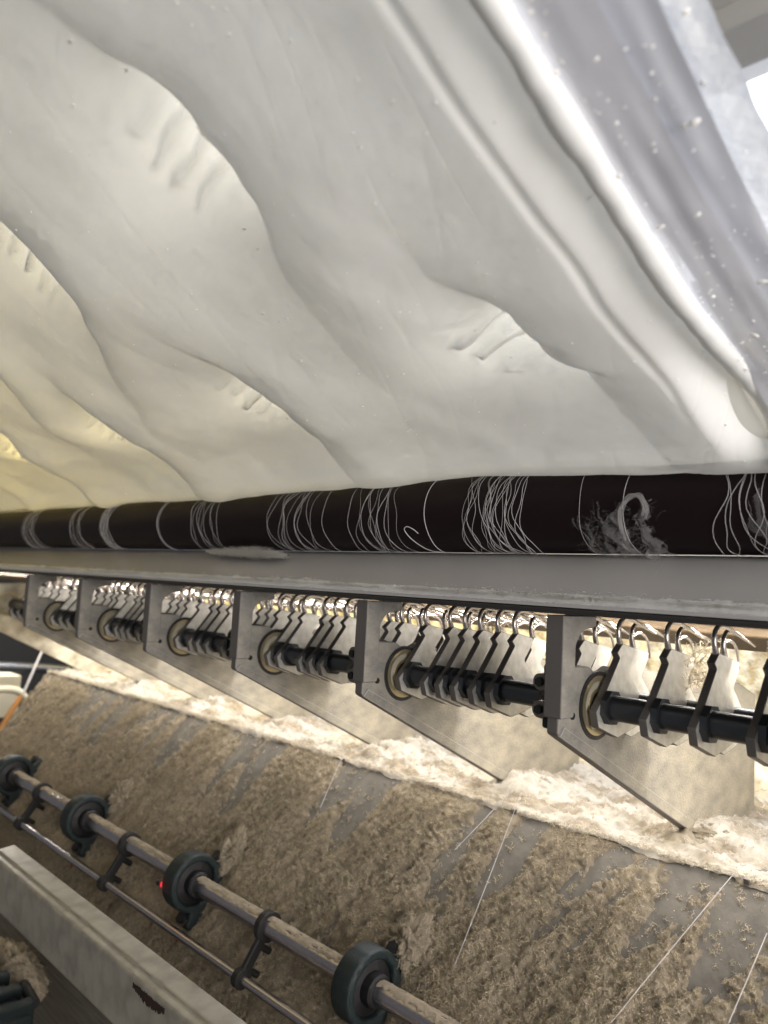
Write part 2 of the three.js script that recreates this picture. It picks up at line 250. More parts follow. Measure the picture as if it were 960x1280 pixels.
{
  const q = thing('quilted_sheet', 'large white quilted fabric sheet puckered in tacked rows, sloping overhead above the dark roller', 'quilt');
  const smap = (x) => { const y = Math.pow(x, 1.75); return S_EDGE - y * (3.3 + S_EDGE); };
  obj('underside', gridGeo(760, 560, (i, j) => sheetPoint(smap(i), j)), M.quilt, q);
  obj('upper_cover', gridGeo(120, 160, (i, j) => sheetPoint(smap(i), j, -lerp(0.009, 0.046, sstep(0.17, 0.34, j)), false)), M.cover, q);
  // bound edge: a thick soft roll with uneven width
  const roll = [];
  obj('binding', gridGeo(20, 420, (i, j) => { const p = prof(j), a = i * Math.PI * 2, r = 0.0076 + 0.0014 * n2(p.len * 9, 1.5) + 0.0007 * n2(p.len * 42, 8.5) * Math.max(0, -Math.sin(a + 2.6)), c = sheetPoint(S_EDGE, j, 0.0005), nn = Math.sin(a) * r * 0.95;
    return [c[0] + 0.006 + Math.cos(a) * r, c[1] - Math.abs(p.nu) * nn, c[2] + (p.nu < 0 ? p.nw : -p.nw) * nn, a * 0.01, p.len]; }), M.fabric, q);
  const strip = (s0, s1, o0, o1, f) => gridGeo(24, 300, (i, j) => { const s = lerp(s0, s1, i), p = prof(j); return sheetPoint(s + f(p.len, i), j, lerp(o0, o1, i) + 0.0008 * n2(s * 60, p.len * 4) + 0.0004 * n2(s * 30, p.len * 20), false); });
  obj('selvedge', strip(S_EDGE + 0.01, -0.178, -0.010, -0.0145, (l, i) => i * 0.004 * n2(l * 2.2 + 3, 5)), M.backing, q);
  obj('selvedge', strip(S_EDGE + 0.014, -0.158, -0.0165, -0.021, (l, i) => i * 0.005 * n2(l * 2.6 + 13, 9)), M.backing, q);
  obj('veil_edge', strip(S_EDGE + 0.014, -0.1400, -0.0225, -0.030, (l, i) => i * (0.003 * n2(l * 3.6 + 23, 9) + 0.0016 * n2(l * 21, 2))), M.veil, q);
  // lint specks on the cloth
  const sg = []; const ico = new THREE.IcosahedronGeometry(1, 1);
  for (let k = 0; k < 520; k++) {
    let s = S_EDGE - 0.005 - Math.pow(rnd(), 1.6) * 1.4, t = rr(0.12, 0.8), off = 0.0002, r = rr(0.0003, 0.0008) * (rnd() < 0.12 ? 1.7 : 1); let rel = true;
    const p = sheetPoint(s, t, off, rel); const g = ico.clone(); g.scale(r * rr(0.7, 1.6), r * 0.6, r * rr(0.7, 1.6)); g.rotateY(rnd() * 6); g.translate(p[0], p[1], -p[2]); sg.push(g);
  }
  for (let k = 0; k < 260; k++) {
    const lay = rnd(), s = lay < 0.6 ? rr(-0.208, -0.180) : lay < 0.9 ? rr(-0.176, -0.160) : rr(-0.156, -0.143), o = lay < 0.6 ? -0.0115 : lay < 0.9 ? -0.0190 : -0.027, t = rr(0.2, 0.72), r = rr(0.0009, 0.0017) * (rnd() < 0.2 ? 1.7 : rr(0.4, 1));
    const p = sheetPoint(s, t, o + 0.0036, false); const g = ico.clone(); g.scale(r * rr(0.7, 1.3), r * 0.35, r * rr(0.7, 1.3)); g.rotateX(-0.4); g.rotateY(rnd() * 6); g.translate(p[0], p[1], -p[2]); sg.push(g);
  }
  tag(obj('lint_speck', sg, M.speck, q), null, null, null, 'stuff');
  const fp = []; for (const [s, t] of [[-0.4395, 0.478], [-0.4425, 0.473], [-0.4465, 0.467], [-0.4535, 0.461]]) { const p = sheetPoint(s, t, 0.001); fp.push(new THREE.Vector3(p[0], p[1], -p[2])); }
  const ff = obj('stray_fibre', tube(fp, 0.00022, 20, 5), M.screw); tag(ff, 'single short dark curled fibre stuck to the white fabric', 'fibre');
}

// ---------------------------------------------------------------- dark roller with wound threads
const RO = { w: 0.70, u: 0.0888, r: 0.045 };
{
  const r = thing('take_off_roller', 'long black roller below the white fabric, wound with loose white threads', 'roller');
  obj('tube', rodX(-3.3, 0.25, RO.u, RO.w, RO.r, 96), M.roller, r);
  obj('core', rodX(-3.4, 0.35, RO.u, RO.w, 0.018, 24), M.shaft, r);
}
// thread over the roller surface, a0/a1 in degrees: 180 faces the camera, 90 is up, 270 down
function wrap(s, a0, a1, dr, drift, wob, r, seg = 26) {
  const pts = [], ph = rr(0, 9);
  for (let k = 0; k <= 14; k++) { const t = k / 14, a = (a0 + (a1 - a0) * t) * Math.PI / 180; const R = RO.r + dr + 0.0004 * n2(ph + t * 3, 2); pts.push(V(s + drift * (t - 0.5) + wob * n2(ph, t * 2.2), RO.u + Math.sin(a) * R, RO.w + Math.cos(a) * R)); }
  return tube(pts, r, seg, 5);
}
{
  const B = [   // place, spread, count, thread radius, kind of label
    [-1.84, 0.045, 9, 0.0009, 'blurred pale thread band on the roller at its far left end'],
    [-1.585, 0.030, 7, 0.0008, 'pale thread band on the roller, second from its far left end'],
    [-1.445, 0.016, 14, 0.0008, 'dense white thread band on the far roller, third from its left end'],
    [-1.232, 0.003, 2, 0.0010, 'thick single white thread round the roller left of the lint clump'],
    [-1.09, 0.05, 9, 0.0006, 'loose thread winding on the roller just above the lint clump'],
    [-0.865, 0.04, 12, 0.0006, 'open winding of fine threads on the roller right of the lint clump'],
    [-0.79, 0.004, 1, 0.0005, 'single fine thread on the roller between two open windings'],
    [-0.700, 0.035, 12, 0.0006, 'open winding of fine threads left of the lone bright thread on the roller'],
    [-0.607, 0.001, 1, 0.0009, 'lone bright thread round the middle of the dark roller'],
    [-0.512, 0.034, 26, 0.00055, 'dense crossing bundle of many threads on the roller right of its middle'],
    [-0.404, 0.001, 1, 0.0006, 'single thread on the roller left of the torn lint rag'],
    [-0.357, 0.001, 1, 0.0008, 'single thread running down into the torn lint rag on the roller'],
    [-0.247, 0.022, 10, 0.0006, 'tangled winding of threads at the right end of the visible roller'],
  ];
  for (const [s, sp, n, r, lab] of B) {
    const gs = [];
    for (let k = 0; k < n; k++) {
      const q = n > 1 ? (k / (n - 1) * 2 - 1) * sp + rr(-0.3, 0.3) * sp : 0;
      gs.push(wrap(s + q, rr(78, 95), rr(268, 282), 0.0006 + rnd() * 0.0008, rr(-0.03, 0.03) * Math.min(1, sp * 45), 0.009 * Math.min(1, 0.15 + sp * 40), r * rr(0.26, 0.56)));
    }
    tag(obj('wound_thread', gs, M.thread), lab, 'thread', 'threads wound round the dark roller');
  }
  const pts = []; for (const [a, s, d] of [[214, -0.622, 0.001], [206, -0.626, 0.003], [201, -0.632, 0.006], [204, -0.637, 0.006], [215, -0.638, 0.003], [232, -0.633, 0.001], [252, -0.625, 0.0008], [268, -0.61, 0.0006]]) { const A = a * Math.PI / 180; pts.push(V(s, RO.u + Math.sin(A) * (RO.r + d), RO.w + Math.cos(A) * (RO.r + d))); }
  tag(obj('wound_thread', tube(pts, 0.0005, 40, 5), M.thread), 'small hooked loose thread end on the roller left of the lone bright thread', 'thread', 'threads wound round the dark roller');
}
// torn lint rags: crumpled thin sheets and fibres on the roller
function rag(s0, s1, a0, a1, lift, key, holes = 0.15) {
  const nu = 34, nv = 40, g = gridGeo(nu, nv, (i, j) => {
    const e = 0.25 + 0.75 * Math.sin(Math.PI * (0.15 + 0.85 * i)), a = (lerp(a0, a1, j * 1)) * Math.PI / 180, fold = n2(i * 3.2 + key, j * 2.1), R = RO.r + 0.0009 + lift * (0.5 + 0.5 * fold) * Math.sin(Math.PI * i);
    const s = lerp(s0, s1, i) + 0.012 * (j) + 0.006 * n2(j * 3 + key, i * 2); return [s, RO.u + Math.sin(a) * R, RO.w + Math.cos(a) * R];
  });
  const keep = [], ix = g.index.array;      // ragged outline
  for (let t = 0; t < ix.length; t += 3) { const v = ix[t], i = (v % (nu + 1)) / nu, j = Math.floor(v / (nu + 1)) / nv; const edge = Math.min(i, 1 - i) * 2.4, top = 0.95 - 0.75 * Math.abs(n2(i * 3.2 + key * 3, 1.7)) ; const v2 = n2(i * 5 + key, j * 6); if (j > 1 - top && edge + 0.25 * v2 > 0.10 && v2 > -0.85 + holes) keep.push(ix[t], ix[t + 1], ix[t + 2]); }
  g.setIndex(keep); return g;
}
function fibreBunch(n, box, L, r, curl = 1) {
  const gs = [];
  for (let k = 0; k < n; k++) { const p = box(), d = new THREE.Vector3(rr(-1, 1), rr(-1, 1), rr(-1, 1)).normalize().multiplyScalar(L * rr(0.4, 1.2)); const q = new THREE.Vector3(rr(-1, 1), rr(-1, 1), rr(-1, 1)).multiplyScalar(L * 0.35 * curl); gs.push(tube([p, p.clone().addScaledVector(d, 0.5).add(q), p.clone().add(d)], r, 5, 3)); }
  return gs;
}
{
  const A = thing('lint_rag', 'torn grey lint rag hanging on the roller, right of centre, with a curled tip', 'lint');
  obj('sheet', [rag(-0.415, -0.362, 185, 275, 0.006, 3.3), rag(-0.385, -0.335, 170, 272, 0.009, 8.1)], M.rag, A);
  obj('fibres', fibreBunch(420, () => { const a = rr(188, 272) * Math.PI / 180, R = RO.r + 0.001 + 0.005 * rnd(); return V(rr(-0.405, -0.335) + rr(0, 0.012), RO.u + Math.sin(a) * R, RO.w + Math.cos(a) * R); }, 0.012, 0.00010), M.rag, A);
  const pts = []; for (const [a, s, d, r] of [[225, -0.362, 0.002], [205, -0.360, 0.005], [188, -0.356, 0.008], [176, -0.346, 0.010], [176, -0.337, 0.010], [188, -0.332, 0.008], [196, -0.336, 0.005]]) { const x = a * Math.PI / 180; pts.push(V(s, RO.u + Math.sin(x) * (RO.r + d), RO.w + Math.cos(x) * (RO.r + d))); }
  obj('curl', [0, 1, 2, 3, 4, 5, 6, 7].map(() => tube(pts.map((p) => p.clone().add(new THREE.Vector3(rr(-1, 1), rr(-1, 1), rr(-1, 1)).multiplyScalar(0.0022))), 0.0009 * rr(0.5, 1.2), 30, 6)), M.rag, A);
  const C = thing('lint_rag', 'torn lint rag on the roller at the right edge of the photo', 'lint');
  obj('sheet', [rag(-0.25, -0.205, 150, 275, 0.009, 5.7), rag(-0.235, -0.185, 165, 275, 0.007, 1.1)], M.rag, C);
  const L = thing('lint_clump', 'soft pale lint clump where roller meets the grey bed plate, left of centre', 'lint');
  const lf = []; for (let k = 0; k < 2600; k++) { const q = Math.pow(rnd(), 0.7), c = lerp(-1.085, -0.895, q) , hgt = 0.004 + 0.010 * Math.pow(Math.sin(Math.PI * Math.pow(q, 1.6)), 1.2), p = V(c + rr(-0.01, 0.01), 0.040 + hgt * rr(-0.5, 0.9) * rnd() - 0.004 * q, 0.672 - 0.016 * rnd()), l = rr(0.008, 0.026), e = V(p.x + l * rr(0.4, 1), p.y + rr(-0.0035, 0.0035) - 0.002, -p.z + rr(-0.004, 0.003)); lf.push(tube([p, p.clone().lerp(e, 0.5).add(V(0, rr(-0.003, 0.003), rr(-0.002, 0.002))), e], rr(0.00008, 0.0002), 4, 3)); }
  obj('fibres', lf, M.fluff, L);
}

// ---------------------------------------------------------------- machine bed under the roller
{
  const b = thing('machine_bed', 'long grey machine bed plate with rounded front edge below the black roller', 'machine bed');
  const BP = rounded([[0.86, 0.046], [0.70, 0.0428], [0.690, 0.0405, 0.006], [0.644, 0.0075, 0.012], [0.6283, -0.0025, 0.0085], [0.630, -0.0105], [0.86, -0.0105]]);
  obj('plate', profX(BP, -3.3, 0.35, 0), M.bed, b);
  const nose = BP.filter(([w, u]) => w < 0.6905 && u > -0.0085).reverse(), nc = new THREE.CatmullRomCurve3(nose.map(([w, u]) => new THREE.Vector3(w, u, 0)), false, 'centripetal');      // from the bottom of the nose upwards
  const dust = gridGeo(1500, 40, (i, j) => { const s = 0.2 - Math.pow(i, 1.3) * 2.9, t = j * 0.62, p = nc.getPointAt(t), T = nc.getTangentAt(t), L = t * nc.getLength();
    const top = 0.0185 + 0.006 * fbm(s * 5 + 3, 2, 3) + 0.004 * n2(s * 38, 7), sweep = fbm(s * 22 + L * 300, L * 60 + 3, 4), h = 0.0009 * (sstep(top, top - 0.014, L) * 1.15 - 0.35 + 0.75 * sweep + 0.35 * n2(s * 210, L * 600)) - 0.0012 * sstep(top, top + 0.006, L) - 0.0008 * sstep(0.0015, 0, L);
    const c = lerp(0.78, 0.9, cl(0.5 + sweep)); return [s, p.y + T.x * h, p.x - T.y * h, s, L, [c, c * 0.985, c * 0.965]]; });
  tag(obj('lint_film', dust, M.lint, b), 'white lint film along the rounded front edge', null, null, 'stuff');
  obj('lower_lip', profX(rounded([[0.633, -0.0108], [0.629, -0.0125, 0.0012], [0.6295, -0.0172, 0.0012], [0.86, -0.0172], [0.86, -0.0108]]), -3.3, 0.35, 0), M.lip, b);
  obj('under_rail', profX(rounded([[0.90, -0.012], [0.875, -0.020], [0.875, -0.034, 0.003], [0.905, -0.05, 0.004], [0.93, -0.05], [0.93, -0.012]]), -3.3, 0.35, 0), M.bronze, b);
  const lamp = thing('added_strip_lamp', 'unseen strip lamp added under the machine bed to light the ledge behind the brackets', 'lamp');  // added out of view to brighten the ledge and rear panel
  obj('tube', rodX(-3.2, 0.35, -0.0205, 0.836, 0.0012, 8), M.addedLampGlow, lamp);
  // white lint clinging to the rounded front edge
  const f = thing('lint_fringe', null, null); tag(f, 'white lint fringe along the front edge of the grey bed plate', 'lint', null, 'stuff');
  const gs = [];
  for (let k = 0; k < 15000; k++) {
    const s = 0.1 - Math.pow(rnd(), 1.35) * 2.6; const cl0 = 0.5 + 0.5 * n2(s * 9, 4.4) + 0.3 * n2(s * 31, 1); if (rnd() > cl0 + 0.12) continue;
    const a = rnd(), spot = Math.pow(Math.max(0, n2(s * 4.1 + 2.2, 7.7)), 1.5);
    const w = 0.6288 + a * a * (0.014 + 0.02 * spot), u = lerp(-0.0035, 0.0005, a) + (w > 0.636 ? (w - 0.636) * 0.5 : 0) + 0.0006;
    const L = rr(0.004, 0.012); const p = V(s, u, w); const q = V(s + L * rr(0.3, 1), u + rr(-0.0012, 0.0016), w + rr(-0.003, 0.002)); const m = p.clone().lerp(q, 0.5).add(V(0, rr(0, 0.0015), 0));
    gs.push(tube([p, m, q], rr(0.00014, 0.00034), 4, 3));
  }
  obj('fibres', gs, M.fluff, f);
}

// ---------------------------------------------------------------- brackets
const BR = [-0.1535, -0.4204, -0.6885, -0.9525, -1.2165, -1.489, -1.76], BT = 0.012;
const SH = { w: 0.706, u: -0.1065, r: 0.0122 }, PW = 0.716;
{
  const names = ['grey cast bracket only partly visible at the right edge', 'nearest full grey cast bracket with an open brass-coloured bearing', 'second full bracket from the right, grey with a dust-yellowed foot', 'third full bracket from the right, with a long grey foot above the lint ledge', 'fourth full bracket from the right, its foot tip lying in lint', 'fifth full bracket from the right, blurred, above the bright ledge', 'sixth full bracket from the right, blurred, next to the far end bracket'];
  const body = rounded([[0.6366, -0.108], [0.6366, -0.1295, 0.003], [0.965, -0.287, 0.004], [1.12, -0.30], [1.12, -0.12], [1.06, -0.10, 0.02], [0.86, -0.085, 0.02], [0.815, -0.076, 0.008], [0.786, -0.072, 0.004], [0.765, -0.0775, 0.004], [0.735, -0.069, 0.004], [0.708, -0.079, 0.004], [0.69, -0.068, 0.004], [0.6366, -0.066]]);
  const flange = rounded([[0.6346, -0.0185], [0.6346, -0.1145, 0.002], [0.6575, -0.1145, 0.004], [0.6575, -0.046, 0.004], [0.668, -0.0325, 0.008], [0.694, -0.029], [0.694, -0.0185]]);
  const rim = [[0.638, -0.1305], [0.645, -0.1225], [0.97, -0.275], [0.962, -0.2845]];
  const geo = {
    body: profX(body, 0, BT, 0.0012, [[SH.w, SH.u, 0.0285]]), flange: profX(flange, -0.003, BT + 0.004, 0.001), rim: profX(rim, BT - 0.001, BT + 0.0025, 0.0006),
    dust: profX(rounded([[0.775, -0.172, 0.02], [0.965, -0.262, 0.01], [1.11, -0.285, 0.01], [1.11, -0.13, 0.02], [0.90, -0.12, 0.02], [0.80, -0.135, 0.02]]), BT - 0.0006, BT + 0.0009, 0.0004),
    ring: (r0, r1, x0, x1) => { const p = [[r0, x0], [r1, x0], [r1, x1], [(r0 + r1) / 2, x1 + 0.0004], [r0, x1], [r0, x0]].map(([r, x]) => new THREE.Vector2(r, x)); const g = toCreasedNormals(new THREE.LatheGeometry(p, 56), 0.6); g.rotateZ(-Math.PI / 2); g.translate(0, SH.u, -SH.w); return g; },
  };
  const foot = new RoundedBoxGeometry(0.016, 0.020, 0.034, 2, 0.002);
  const first = (() => {
    const t = thing('bracket', names[0], 'bracket', V(BR[0], 0, 0), 'row of looper brackets under the bed');
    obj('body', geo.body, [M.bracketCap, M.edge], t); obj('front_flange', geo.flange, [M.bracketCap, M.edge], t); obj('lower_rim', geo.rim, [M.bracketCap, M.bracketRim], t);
    const be = obj('bearing', geo.ring(0.0280, 0.0335, BT - 0.003, BT + 0.0012), M.blackSteel, t);
    obj('outer_race', geo.ring(0.0240, 0.0292, 0.001, BT + 0.0018), M.brass, be); obj('shield', geo.ring(0.0168, 0.0243, 0.001, BT + 0.0004), M.seal, be);
    obj('inner_race', geo.ring(0.0135, 0.0168, 0.001, BT + 0.0016), M.brass, be);
    obj('hub', rodX(-0.004, BT + 0.016, SH.u, SH.w, 0.0145, 32, 0.0118), M.blackSteel, t);
    obj('clamp_block', (() => { const g = new RoundedBoxGeometry(0.017, 0.062, 0.036, 2, 0.003); g.translate(-0.0095, -0.098, -0.672); return g; })(), M.blackSteel, t);
    for (const u of [-0.0835, -0.1095]) {
      const h = new THREE.CylinderGeometry(0.0082, 0.0082, 0.012, 24); h.rotateX(Math.PI / 2); h.translate(-0.0125, u, -0.648);
      const sc = obj('cap_screw', h, M.screw, t); const k = new THREE.CylinderGeometry(0.0046, 0.0046, 0.004, 6); k.rotateX(Math.PI / 2); k.translate(-0.0125, u, -0.6405); obj('socket', k, M.hole, sc);
    }
    const hole = new THREE.CylinderGeometry(0.0034, 0.0034, 0.002, 16); hole.rotateZ(Math.PI / 2); hole.translate(BT + 0.0006, -0.1135, -0.6605); obj('pin_hole', hole, M.hole, t);
    const fg = foot.clone(); fg.translate(BT / 2 + 0.012, -0.287, -0.985); obj('foot_block', fg, M.blackSteel, t);
    return t;
  })();
  for (let k = 1; k < BR.length; k++) { const c = first.clone(); c.name = numbered('bracket'); c.position.copy(V(BR[k], 0, 0)); c.userData = { ...first.userData, label: names[k] }; scene.add(c); }
  // the pale bracket at the far end
  const e = thing('end_bracket', 'pale dusty end bracket with a bearing at the far left end of the row', 'bracket', V(-2.03, 0, 0));
  obj('body', profX(rounded([[0.62, -0.05], [0.62, -0.135, 0.004], [0.93, -0.283, 0.004], [0.99, -0.26], [0.9, -0.13, 0.02], [0.76, -0.05, 0.01], [0.72, -0.04, 0.01]]), 0, BT, 0.001, [[0.703, -0.0955, 0.012]]), M.bracketDust, e);
  const rg = geo.ring(0.02, 0.03, BT, BT + 0.004); rg.translate(0, 0.0115, 0.017); obj('bearing', rg, M.brass, e);
  const hb = rodX(0, 0.26, -0.0955, 0.703, 0.013, 24); obj('stub_shaft', hb, M.shaft, e);
}

// ---------------------------------------------------------------- looper shaft with its plates and hooks
const RP = [-0.153, -0.202, -0.2497, -0.299, -0.345, -0.396, -0.440, -0.461, -0.525, -0.549, -0.575, -0.598, -0.621, -0.662, -0.704, -0.727, -0.75, -0.811, -0.836, -0.858, -0.907, -0.932, -0.967, -0.99, -1.014, -1.055, -1.10, -1.128, -1.152, -1.195, -1.235, -1.262, -1.29, -1.335, -1.375, -1.40, -1.425, -1.465, -1.505, -1.53, -1.561, -1.60, -1.65, -1.69, -1.735, -1.80, -1.84, -1.89, -1.94, -1.985];
const PT_T = 0.0078;
{
  const plate = rounded([[0.016, 0.0615, 0.001], [0.0455, 0.0555, 0.002], [0.0415, 0.045, 0.002], [0.0295, 0.031, 0.003], [0.057, 0.005, 0.002], [0.050, -0.023, 0.002], [0.010, -0.0315, 0.0015], [-0.0275, -0.0185, 0.0015], [-0.033, -0.003, 0.0015], [-0.0185, 0.011, 0.001], [0.0105, 0.047, 0.0015], [0.005, 0.0525, 0.0012]].map(([w, u, r]) => [w + PW, u + SH.u, r]));
  const gPlate = profX(plate, -PT_T, 0, 0.0006);
  const blade = (dw, du, s) => { // tapered hook blade: rises from the head and bends back
    const P = [[0.018, 0.058], [0.0135, 0.070], [0.0145, 0.080], [0.022, 0.0855], [0.038, 0.0855], [0.058, 0.0808], [0.080, 0.0745], [0.094, 0.0705]].map(([w, u]) => V(s, SH.u + u + du, PW + w + dw));
    const c = new THREE.CatmullRomCurve3(P, false, 'centripetal'), n = 34, pos = [], idx = [], m = 8;
    for (let i = 0; i <= n; i++) { const t = i / n, p = c.getPoint(t), T = c.getTangent(t), N = new THREE.Vector3(0, -T.z, T.y).normalize(), bx = new THREE.Vector3(1, 0, 0), h = lerp(0.0036, 0.0011, Math.pow(t, 1.1)), wd = lerp(0.0030, 0.0011, t); for (let k = 0; k < m; k++) { const a = k / m * Math.PI * 2 + Math.PI / 8; const q = p.clone().addScaledVector(N, Math.cos(a) * h).addScaledVector(bx, Math.sin(a) * wd); pos.push(q.x, q.y, q.z); } }
    for (let i = 0; i < n; i++) for (let k = 0; k < m; k++) { const a = i * m + k, b = i * m + (k + 1) % m; idx.push(a, a + m, b, b, a + m, b + m); }
    for (let k = 1; k < m - 1; k++) idx.push(n * m, n * m + k, n * m + k + 1);
    const g = new THREE.BufferGeometry(); g.setAttribute('position', new THREE.Float32BufferAttribute(pos, 3)); g.setIndex(idx); g.computeVertexNormals(); g.setAttribute('uv', new THREE.Float32BufferAttribute(new Float32Array(pos.length / 3 * 2), 2)); return g;
  };
  const gCollar = (() => { const g = new THREE.CylinderGeometry(0.0172, 0.0172, 0.0065, 8); g.rotateZ(-Math.PI / 2); g.rotateX(0.3); g.translate(0.0034, SH.u, -SH.w); return toCreasedNormals(g, 0.4); })();
  const gBlade = blade(0, 0, -PT_T / 2);
  const gLoop = tube([[0.030, 0.050], [0.030, 0.064], [0.038, 0.0705], [0.052, 0.0715], [0.064, 0.066], [0.071, 0.056], [0.073, 0.044]].map(([w, u]) => V(-PT_T - 0.006, SH.u + u, PW + w)), 0.0016, 30, 8);
  const gScrew = (() => { const c = new THREE.CylinderGeometry(0.0026, 0.0026, 0.0025, 14); c.rotateX(Math.PI / 2); c.translate(-PT_T / 2, SH.u + 0.0565, -(PW + 0.0145)); return c; })();
  const t = thing('looper_shaft', 'dark looper shaft through all the brackets, clamped with pale metal plates carrying hooks', 'looper shaft');
  obj('rod', rodX(-1.99, 0.2, SH.u, SH.w, SH.r, 40), M.shaft, t);
  for (const s of RP) {
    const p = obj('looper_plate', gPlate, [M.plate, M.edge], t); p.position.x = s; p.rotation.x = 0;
    obj('clamp_collar', gCollar, M.shaft, p); obj('hook', gBlade, M.hook, p);
    obj('set_screw', gScrew, M.hole, p);
  }
  const r = thing('rear_looper_shaft', 'second row of pale looper plates with arched wire loops, seen behind the dark shaft', 'looper shaft');
  obj('rod', rodX(-1.99, 0.2, SH.u, PW + 0.058, SH.r * 0.8, 24), M.shaft, r);
  RP.forEach((s) => {
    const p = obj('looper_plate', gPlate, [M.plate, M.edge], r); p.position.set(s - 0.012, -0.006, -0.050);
    const l = obj('wire_loop', gLoop, M.hook, p); l.position.set(0.004, 0.004, 0.006);
    const b = obj('set_screw', gScrew, M.hole, p); b.position.set(0.001, -0.001, 0.0015); obj('hook', gBlade, M.hook, p);
  });
}

// ---------------------------------------------------------------- sloping tray with lint
const AP = { w: 0.84, u: -0.276, k: 1.4, nw: -0.8137, nu: 0.5812 };
const apPt = (s, d, off) => [s, AP.u - d * 0.8137 + off * AP.nu, AP.w - d * 0.5812 + off * AP.nw];   // d metres down the slope
{
  const t = thing('sloping_tray', 'long grey sheet metal tray sloping towards the viewer, covered in tan lint', 'tray');
  obj('slope_panel', profX([[AP.w, AP.u], [AP.w - 0.26, AP.u - 0.364], [AP.w - 0.256, AP.u - 0.368], [AP.w + 0.006, AP.u - 0.003]], -2.113, 0.45, 0), M.apron, t);
  obj('ledge', profX([[AP.w + 0.0002, AP.u], [1.32, AP.u - 0.012], [1.32, AP.u - 0.018], [AP.w + 0.006, AP.u - 0.006]], -2.113, 0.45, 0), M.apron, t);
  obj('rear_panel', profX([[1.30, AP.u - 0.02], [1.30, -0.03], [1.306, -0.03], [1.306, AP.u - 0.02]], -2.113, 0.45, 0), M.rearLint, t);
  for (const s of [-0.312, -0.597, -0.92]) { const g = new RoundedBoxGeometry(0.006, 0.006, 0.006, 1, 0.001); const p = apPt(s, -0.0, 0.002); g.translate(p[0], p[1], -p[2]); obj('thread_stud', g, M.screw, t); }
}
function lintH(s, d) {          // height of the lint over the slope (d > 0) or the ledge (d < 0)
  const ss = s + d * 0.42;                                        // drifts run slantwise down the slope
  const a = fbm(ss * 6.5, d * 2.6 + 3, 4), b = fbm(ss * 30 + 5, d * 12, 4), c = fbm(s * 120, d * 95, 3);
  const bare = Math.max(...BR.map((x) => Math.max(gauss(s - x - 0.125 + d * 0.3, 0.020), 0.8 * gauss(s - x - 0.055 + d * 0.35, 0.013)) * sstep(0.16, 0.07, d) * sstep(-0.004, 0.006, d)));
  const pile = sstep(0.02, 0.26, d);
  const dd = fbm(ss * 75 + 2, d * 48, 3); let h = 0.0026 + 0.0065 * a + 0.0042 * b + 0.0027 * dd + 0.0018 * c + 0.004 * pile * (1 + a) - 0.011 * bare;
  h *= d > 0 ? sstep(-0.006, 0.03, d) * 0.85 + 0.15 : 1;
  h -= 0.0012 * sstep(-1.1, -1.9, s);
  return h;
}
function ledgeH(s, q) {          // q metres back from the ridge
  let h = 0.004 + 0.012 * fbm(s * 9, q * 11 + 4, 4) + 0.0075 * fbm(s * 34, q * 38, 4) + 0.0022 * n2(s * 130, q * 120) + 0.001 * n2(s * 300, q * 280);
  for (let k = 0; k < BR.length; k++) { h += (0.016 + 0.004 * n2(k * 3.1, 1)) * gauss(s - BR[k] - 0.03, 0.045) * gauss(q - 0.115, 0.06); }
  h += 0.012 * sstep(0.12, 0.4, q) * (0.7 + n2(s * 6, 2));
  h = h * (sstep(-0.002, 0.05, q) * 0.8 + 0.2) + 0.0015; return h;
}
const lintCol = (h, s, d) => { const k = cl(0.45 + 0.5 * fbm(s * 50, d * 50, 3) + h * 30), m = cl(0.5 + 0.9 * fbm(s * 7, d * 5 + 8, 3)); return [lerp(0.21, 0.52, k) * lerp(0.82, 1.08, m), lerp(0.176, 0.44, k) * lerp(0.82, 1.06, m), lerp(0.122, 0.325, k) * lerp(0.82, 1.08, m)]; };
